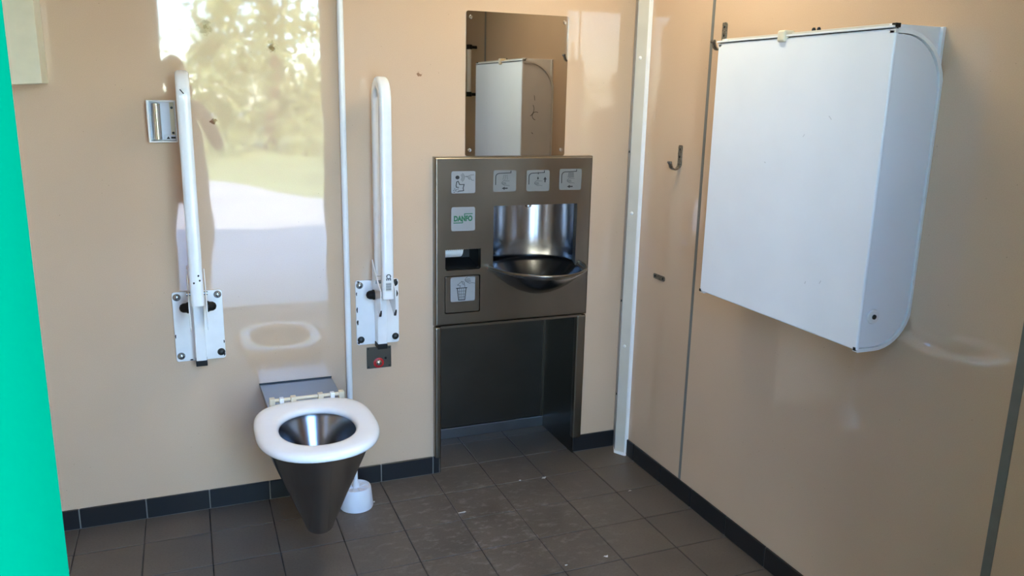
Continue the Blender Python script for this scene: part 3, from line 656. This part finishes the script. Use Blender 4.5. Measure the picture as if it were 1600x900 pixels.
scrap(-.580, -.745, .0045, 'thin paper shred on the tiles left of the crumb nearest the bottom edge', seed=7)
scrap(-1.055, -.150, .0045, 'tiny paper crumb touching the white toilet brush pot', seed=5)

# ------------------------------------------------------------------ outside the doorway
struct(box('ground', (-45, 45, -70, 14, -.30, -.07), 'ground'))
struct(box('door_step', (XL-.12, .12, YF-.62, YF-.16, -.07, -.012), 'concrete'))
bm = bmesh.new(); gx = [-40, -25, -15, -9, -6] + [-4+.5*i for i in range(17)] + [6, 9, 15, 25, 40]
for i, x in enumerate(gx):
    y0 = -12.7+2.0*max(-.6, min(2.2, x+1.6))
    for j in range(9): bm.verts.new((x, y0-(0, .5, 1.2, 2.5, 4.5, 7, 11, 18, 30)[j], -.0685+(0 if j == 0 else .03+.05*j+.04*math.sin(i*1.7+j))))
bm.verts.ensure_lookup_table()
for i in range(len(gx)-1):
    for j in range(8): a = i*9+j; bm.faces.new([bm.verts[k] for k in (a, a+9, a+10, a+1)])
struct(mesh_obj('grass_bank', bm, 'grass', smooth=True))
def tree(x, y, h, r, mat, label, seed, n=2300):
    rnd = random.Random(seed); Tt = thing('tree', label, 'tree', (x, y, 0), 'trees beyond the gravel yard')
    bm = bmesh.new(); add_rings(bm, [circ((x+.06*k*math.sin(seed+k), y+.05*k, -.1+h*.16*k), (1, 0, 0), (0, 1, 0), .16*h/6*(1-.13*k), n=8) for k in range(6)]); mesh_obj('trunk', bm, 'bark', Tt, smooth=True)
    vs_, fs = [], []
    cl = [(Vector((x, y, h*.48)) + Vector((rnd.uniform(-1, 1)*r*.7, rnd.uniform(-1, 1)*r*.5, rnd.uniform(-.48, .45)*h)), r*rnd.uniform(.25, .5)) for _ in range(30)]
    for _ in range(n):
        c, cr = rnd.choice(cl); d = Vector((rnd.gauss(0, 1), rnd.gauss(0, 1), rnd.gauss(0, 1))).normalized()*cr*rnd.random()**.4
        p = c+d; p.z = max(p.z, .02); u = Vector((rnd.gauss(0, 1), rnd.gauss(0, 1), rnd.gauss(0, 1))).normalized(); v = u.orthogonal().normalized(); s = rnd.uniform(.08, .17)
        k = len(vs_); vs_ += [p-u*s, p-v*s*.5, p+u*s, p+v*s*.5]; fs.append((k, k+1, k+2, k+3))
    me = bpy.data.meshes.new('foliage'); me.from_pydata([tuple(v) for v in vs_], [], fs); me.materials.append(M[mat])
    o = bpy.data.objects.new('foliage', me); COL.objects.link(o); o.parent = Tt; o.location = -Tt.location; o['kind'] = 'stuff'
for k, (x, y, h, r, m_, lb) in enumerate(((-7.5, -19, 6.5, 2.4, 'leafB', 'leafy green tree outside, farthest left of the doorway axis'), (.1, -15.0, 5.2, 1.75, 'leafA', 'low olive-green tree outside straight across from the doorway'),
        (4.0, -15, 5.4, 1.6, 'leafB', 'bushy green tree outside, second right of the doorway axis'), (8.2, -16.5, 6.0, 2.0, 'leafA', 'olive-green tree outside at the right of the group'), (-3.6, -21, 3.2, 1.7, 'leafA', 'small olive tree far across the yard'), (1.2, -22, 7.0, 2.7, 'leafB', 'tall green tree behind the others'), (12.5, -22, 6.5, 2.4, 'leafB', 'green tree outside, farthest right of the group'))):
    tree(x, y, h, r, m_, lb, 11+k)

# ------------------------------------------------------------------ open door leaf and the person taking the picture
dl = bpy.data.objects.new('door_1', None); COL.objects.link(dl); struct(dl); dl.location = (DX0-.03, YF-.185, 0); dl.rotation_euler = (0, 0, math.radians(-116))
def leaf(name, b, mat, bev=.002):
    bm = bmesh.new(); add_box(bm, *b, bev=bev); o = mesh_obj(name, bm, mat); o.parent = dl; return o
leaf('leaf', (.004, .90, -.045, -.001, .012, DZ), 'green'); leaf('kick_plate', (.05, .85, -.0008, .0012, .05, .28), 'steel_dark', .0005)
leaf('handle', (.82, .84, .020, .035, .98, 1.12), 'chrome', .004); leaf('handle_post', (.822, .838, -.001, .022, 1.00, 1.015), 'chrome'); leaf('handle_post', (.822, .838, -.001, .022, 1.085, 1.10), 'chrome')

px0, py0 = -1.632, -3.06
Pn = thing('person', 'person in dark jacket and jeans photographing the room, only mirrored in the glossy wall', 'person', (px0, py0, -.0695))
J = dict(pelvis=(0, 0, .90, .175, .12), waist=(0, .0, 1.05, .165, .11), chest=(0, .01, 1.24, .175, .115), upper=(0, 0, 1.36, .12, .085), neck=(0, .005, 1.43, .055, .055), neck2=(.005, .015, 1.49, .05, .05))
E_ = [('pelvis', 'waist'), ('waist', 'chest'), ('chest', 'upper'), ('upper', 'neck'), ('neck', 'neck2')]
ph = Vector((CAM.x-px0, CAM.y-.045-py0, CAM.z))          # phone centre, relative to the feet
for s, n_ in ((-1, 'l'), (1, 'r')):
    w_ = ph+Vector((s*.095, -.035, -.035))
    J.update({n_+'sh': (s*.165, 0, 1.355, .062, .062), n_+'el': (s*.25, .12, 1.12, .046, .046), n_+'fa': (s*.22, .17, 1.22, .040, .040), n_+'wr': (w_.x+s*.01, w_.y-.02, w_.z-.03, .026, .03), n_+'pa': (w_.x, w_.y, w_.z, .024, .030),
              n_+'hip': (s*.10, 0, .84, .105, .10), n_+'kn': (s*.12, .015, .50, .080, .075), n_+'ca': (s*.108, -.015, .36, .058, .058), n_+'an': (s*.11, -.02, .09, .040, .044), n_+'to': (s*.125, .12, .035, .040, .034)})
    E_ += [('upper', n_+'sh'), (n_+'sh', n_+'el'), (n_+'el', n_+'fa'), (n_+'fa', n_+'wr'), (n_+'wr', n_+'pa'), ('pelvis', n_+'hip'), (n_+'hip', n_+'kn'), (n_+'kn', n_+'ca'), (n_+'ca', n_+'an'), (n_+'an', n_+'to')]
    for k in range(4):                                    # fingers closing round the far side of the phone
        z = w_.z+.030-.019*k; ln = (.9, 1, .94, .75)[k]
        J[n_+'f%da' % k] = (w_.x+s*.004, w_.y+.022, z, .0095, .0095); J[n_+'f%db' % k] = (w_.x-s*.006, w_.y+.040*ln, z+.002, .0085, .0085); J[n_+'f%dc' % k] = (w_.x-s*.030*ln, w_.y+.046, z+.003, .0075, .0075)
        E_ += [(n_+'pa', n_+'f%da' % k), (n_+'f%da' % k, n_+'f%db' % k), (n_+'f%db' % k, n_+'f%dc' % k)]
    J[n_+'t1'] = (w_.x-s*.012, w_.y-.012, w_.z-.012, .011, .011); J[n_+'t2'] = (w_.x-s*.034, w_.y+.010, w_.z+.008, .0085, .0085); E_ += [(n_+'pa', n_+'t1'), (n_+'t1', n_+'t2')]
keys = list(J); me = bpy.data.meshes.new('body')
me.from_pydata([J[k][:3] for k in keys], [(keys.index(a), keys.index(b)) for a, b in E_], [])
bo = bpy.data.objects.new('body', me); COL.objects.link(bo); bo.parent = Pn
bo.modifiers.new('skin', 'SKIN').use_smooth_shade = True
for i, k in enumerate(keys): me.skin_vertices[0].data[i].radius = J[k][3:5]; me.skin_vertices[0].data[i].use_root = (k == 'pelvis')
ss = bo.modifiers.new('sub', 'SUBSURF'); ss.levels = 2; ss.render_levels = 2
t = NT('clothes_and_skin'); pz = t.obj(); sx = t.n('ShaderNodeSeparateXYZ'); t.l(pz, sx.inputs[0])
col = t.mix(t.math('GREATER_THAN', sx.outputs[2], .93), s2l((52, 60, 84)), s2l((44, 46, 54)))
for q in (ph+Vector((-.1, -.03, -.04)), ph+Vector((.1, -.03, -.04))):
    d = t.n('ShaderNodeVectorMath', operation='DISTANCE'); t.l(pz, d.inputs[0]); d.inputs[1].default_value = q
    col = t.mix(t.math('LESS_THAN', d.outputs['Value'], .085), col, s2l((196, 150, 124)))
col = t.mix(t.math('GREATER_THAN', sx.outputs[2], 1.43), col, s2l((196, 150, 124)))
t.set(Base_Color=col, Roughness=.85); me.materials.append(t.m)
# head with face, ears and hair
def headpt(a, v):
    z = math.cos(v); r = math.sin(v); x, y = .074*r*math.cos(a), .092*r*math.sin(a)
    if z < 0: x *= 1+.22*z; y *= 1+.10*z
    if y > 0:
        y += .016*math.exp(-((x/.014)**2)-((z+.10)/.16)**2) - .006*math.exp(-(((abs(x)-.030)/.014)**2)-((z-.06)/.10)**2) + .005*math.exp(-((x/.022)**2)-((z+.44)/.06)**2)
    return (x, y, .118*z)
hc = Vector((.005, .03, 1.575))
bm = bmesh.new(); add_rings(bm, [[Vector(headpt(2*PI*i/32, .06+3.02*j/24))+hc for i in range(32)] for j in range(25)]); hd = mesh_obj('head', bm, 'skin', smooth=True); hd.parent = Pn
for s in (-1, 1):
    bm = bmesh.new(); bmesh.ops.create_uvsphere(bm, u_segments=12, v_segments=8, radius=1); bmesh.ops.transform(bm, matrix=Matrix.Translation(hc+Vector((s*.073, -.005, .0))) @ Matrix.Diagonal((.010, .018, .032, 1)), verts=bm.verts); e = mesh_obj('ear', bm, 'skin', smooth=True); e.parent = hd
    bm = bmesh.new(); bmesh.ops.create_uvsphere(bm, u_segments=12, v_segments=8, radius=.0095); bmesh.ops.transform(bm, matrix=Matrix.Translation(hc+Vector((s*.030, .079, .008))), verts=bm.verts); e = mesh_obj('eye', bm, 'seat', smooth=True); e.parent = hd
bm = bmesh.new(); add_rings(bm, [[Vector(headpt(2*PI*i/32, .02+(1.05 if math.sin(2*PI*i/32) > .25 else 1.75)*j/10))*1.09+hc for i in range(32)] for j in range(11)], True, False); hr = mesh_obj('hair', bm, 'hair', smooth=True, mods=[('SOLIDIFY', dict(thickness=.006))]); hr.parent = hd
bm = bmesh.new(); add_box(bm, CAM.x-.075, CAM.x+.075, CAM.y-.053, CAM.y-.045, CAM.z-.037, CAM.z+.037, bev=.003); pn = mesh_obj('phone', bm, 'black'); tag(pn, 'dark phone held level in both hands of the photographing person', 'phone')
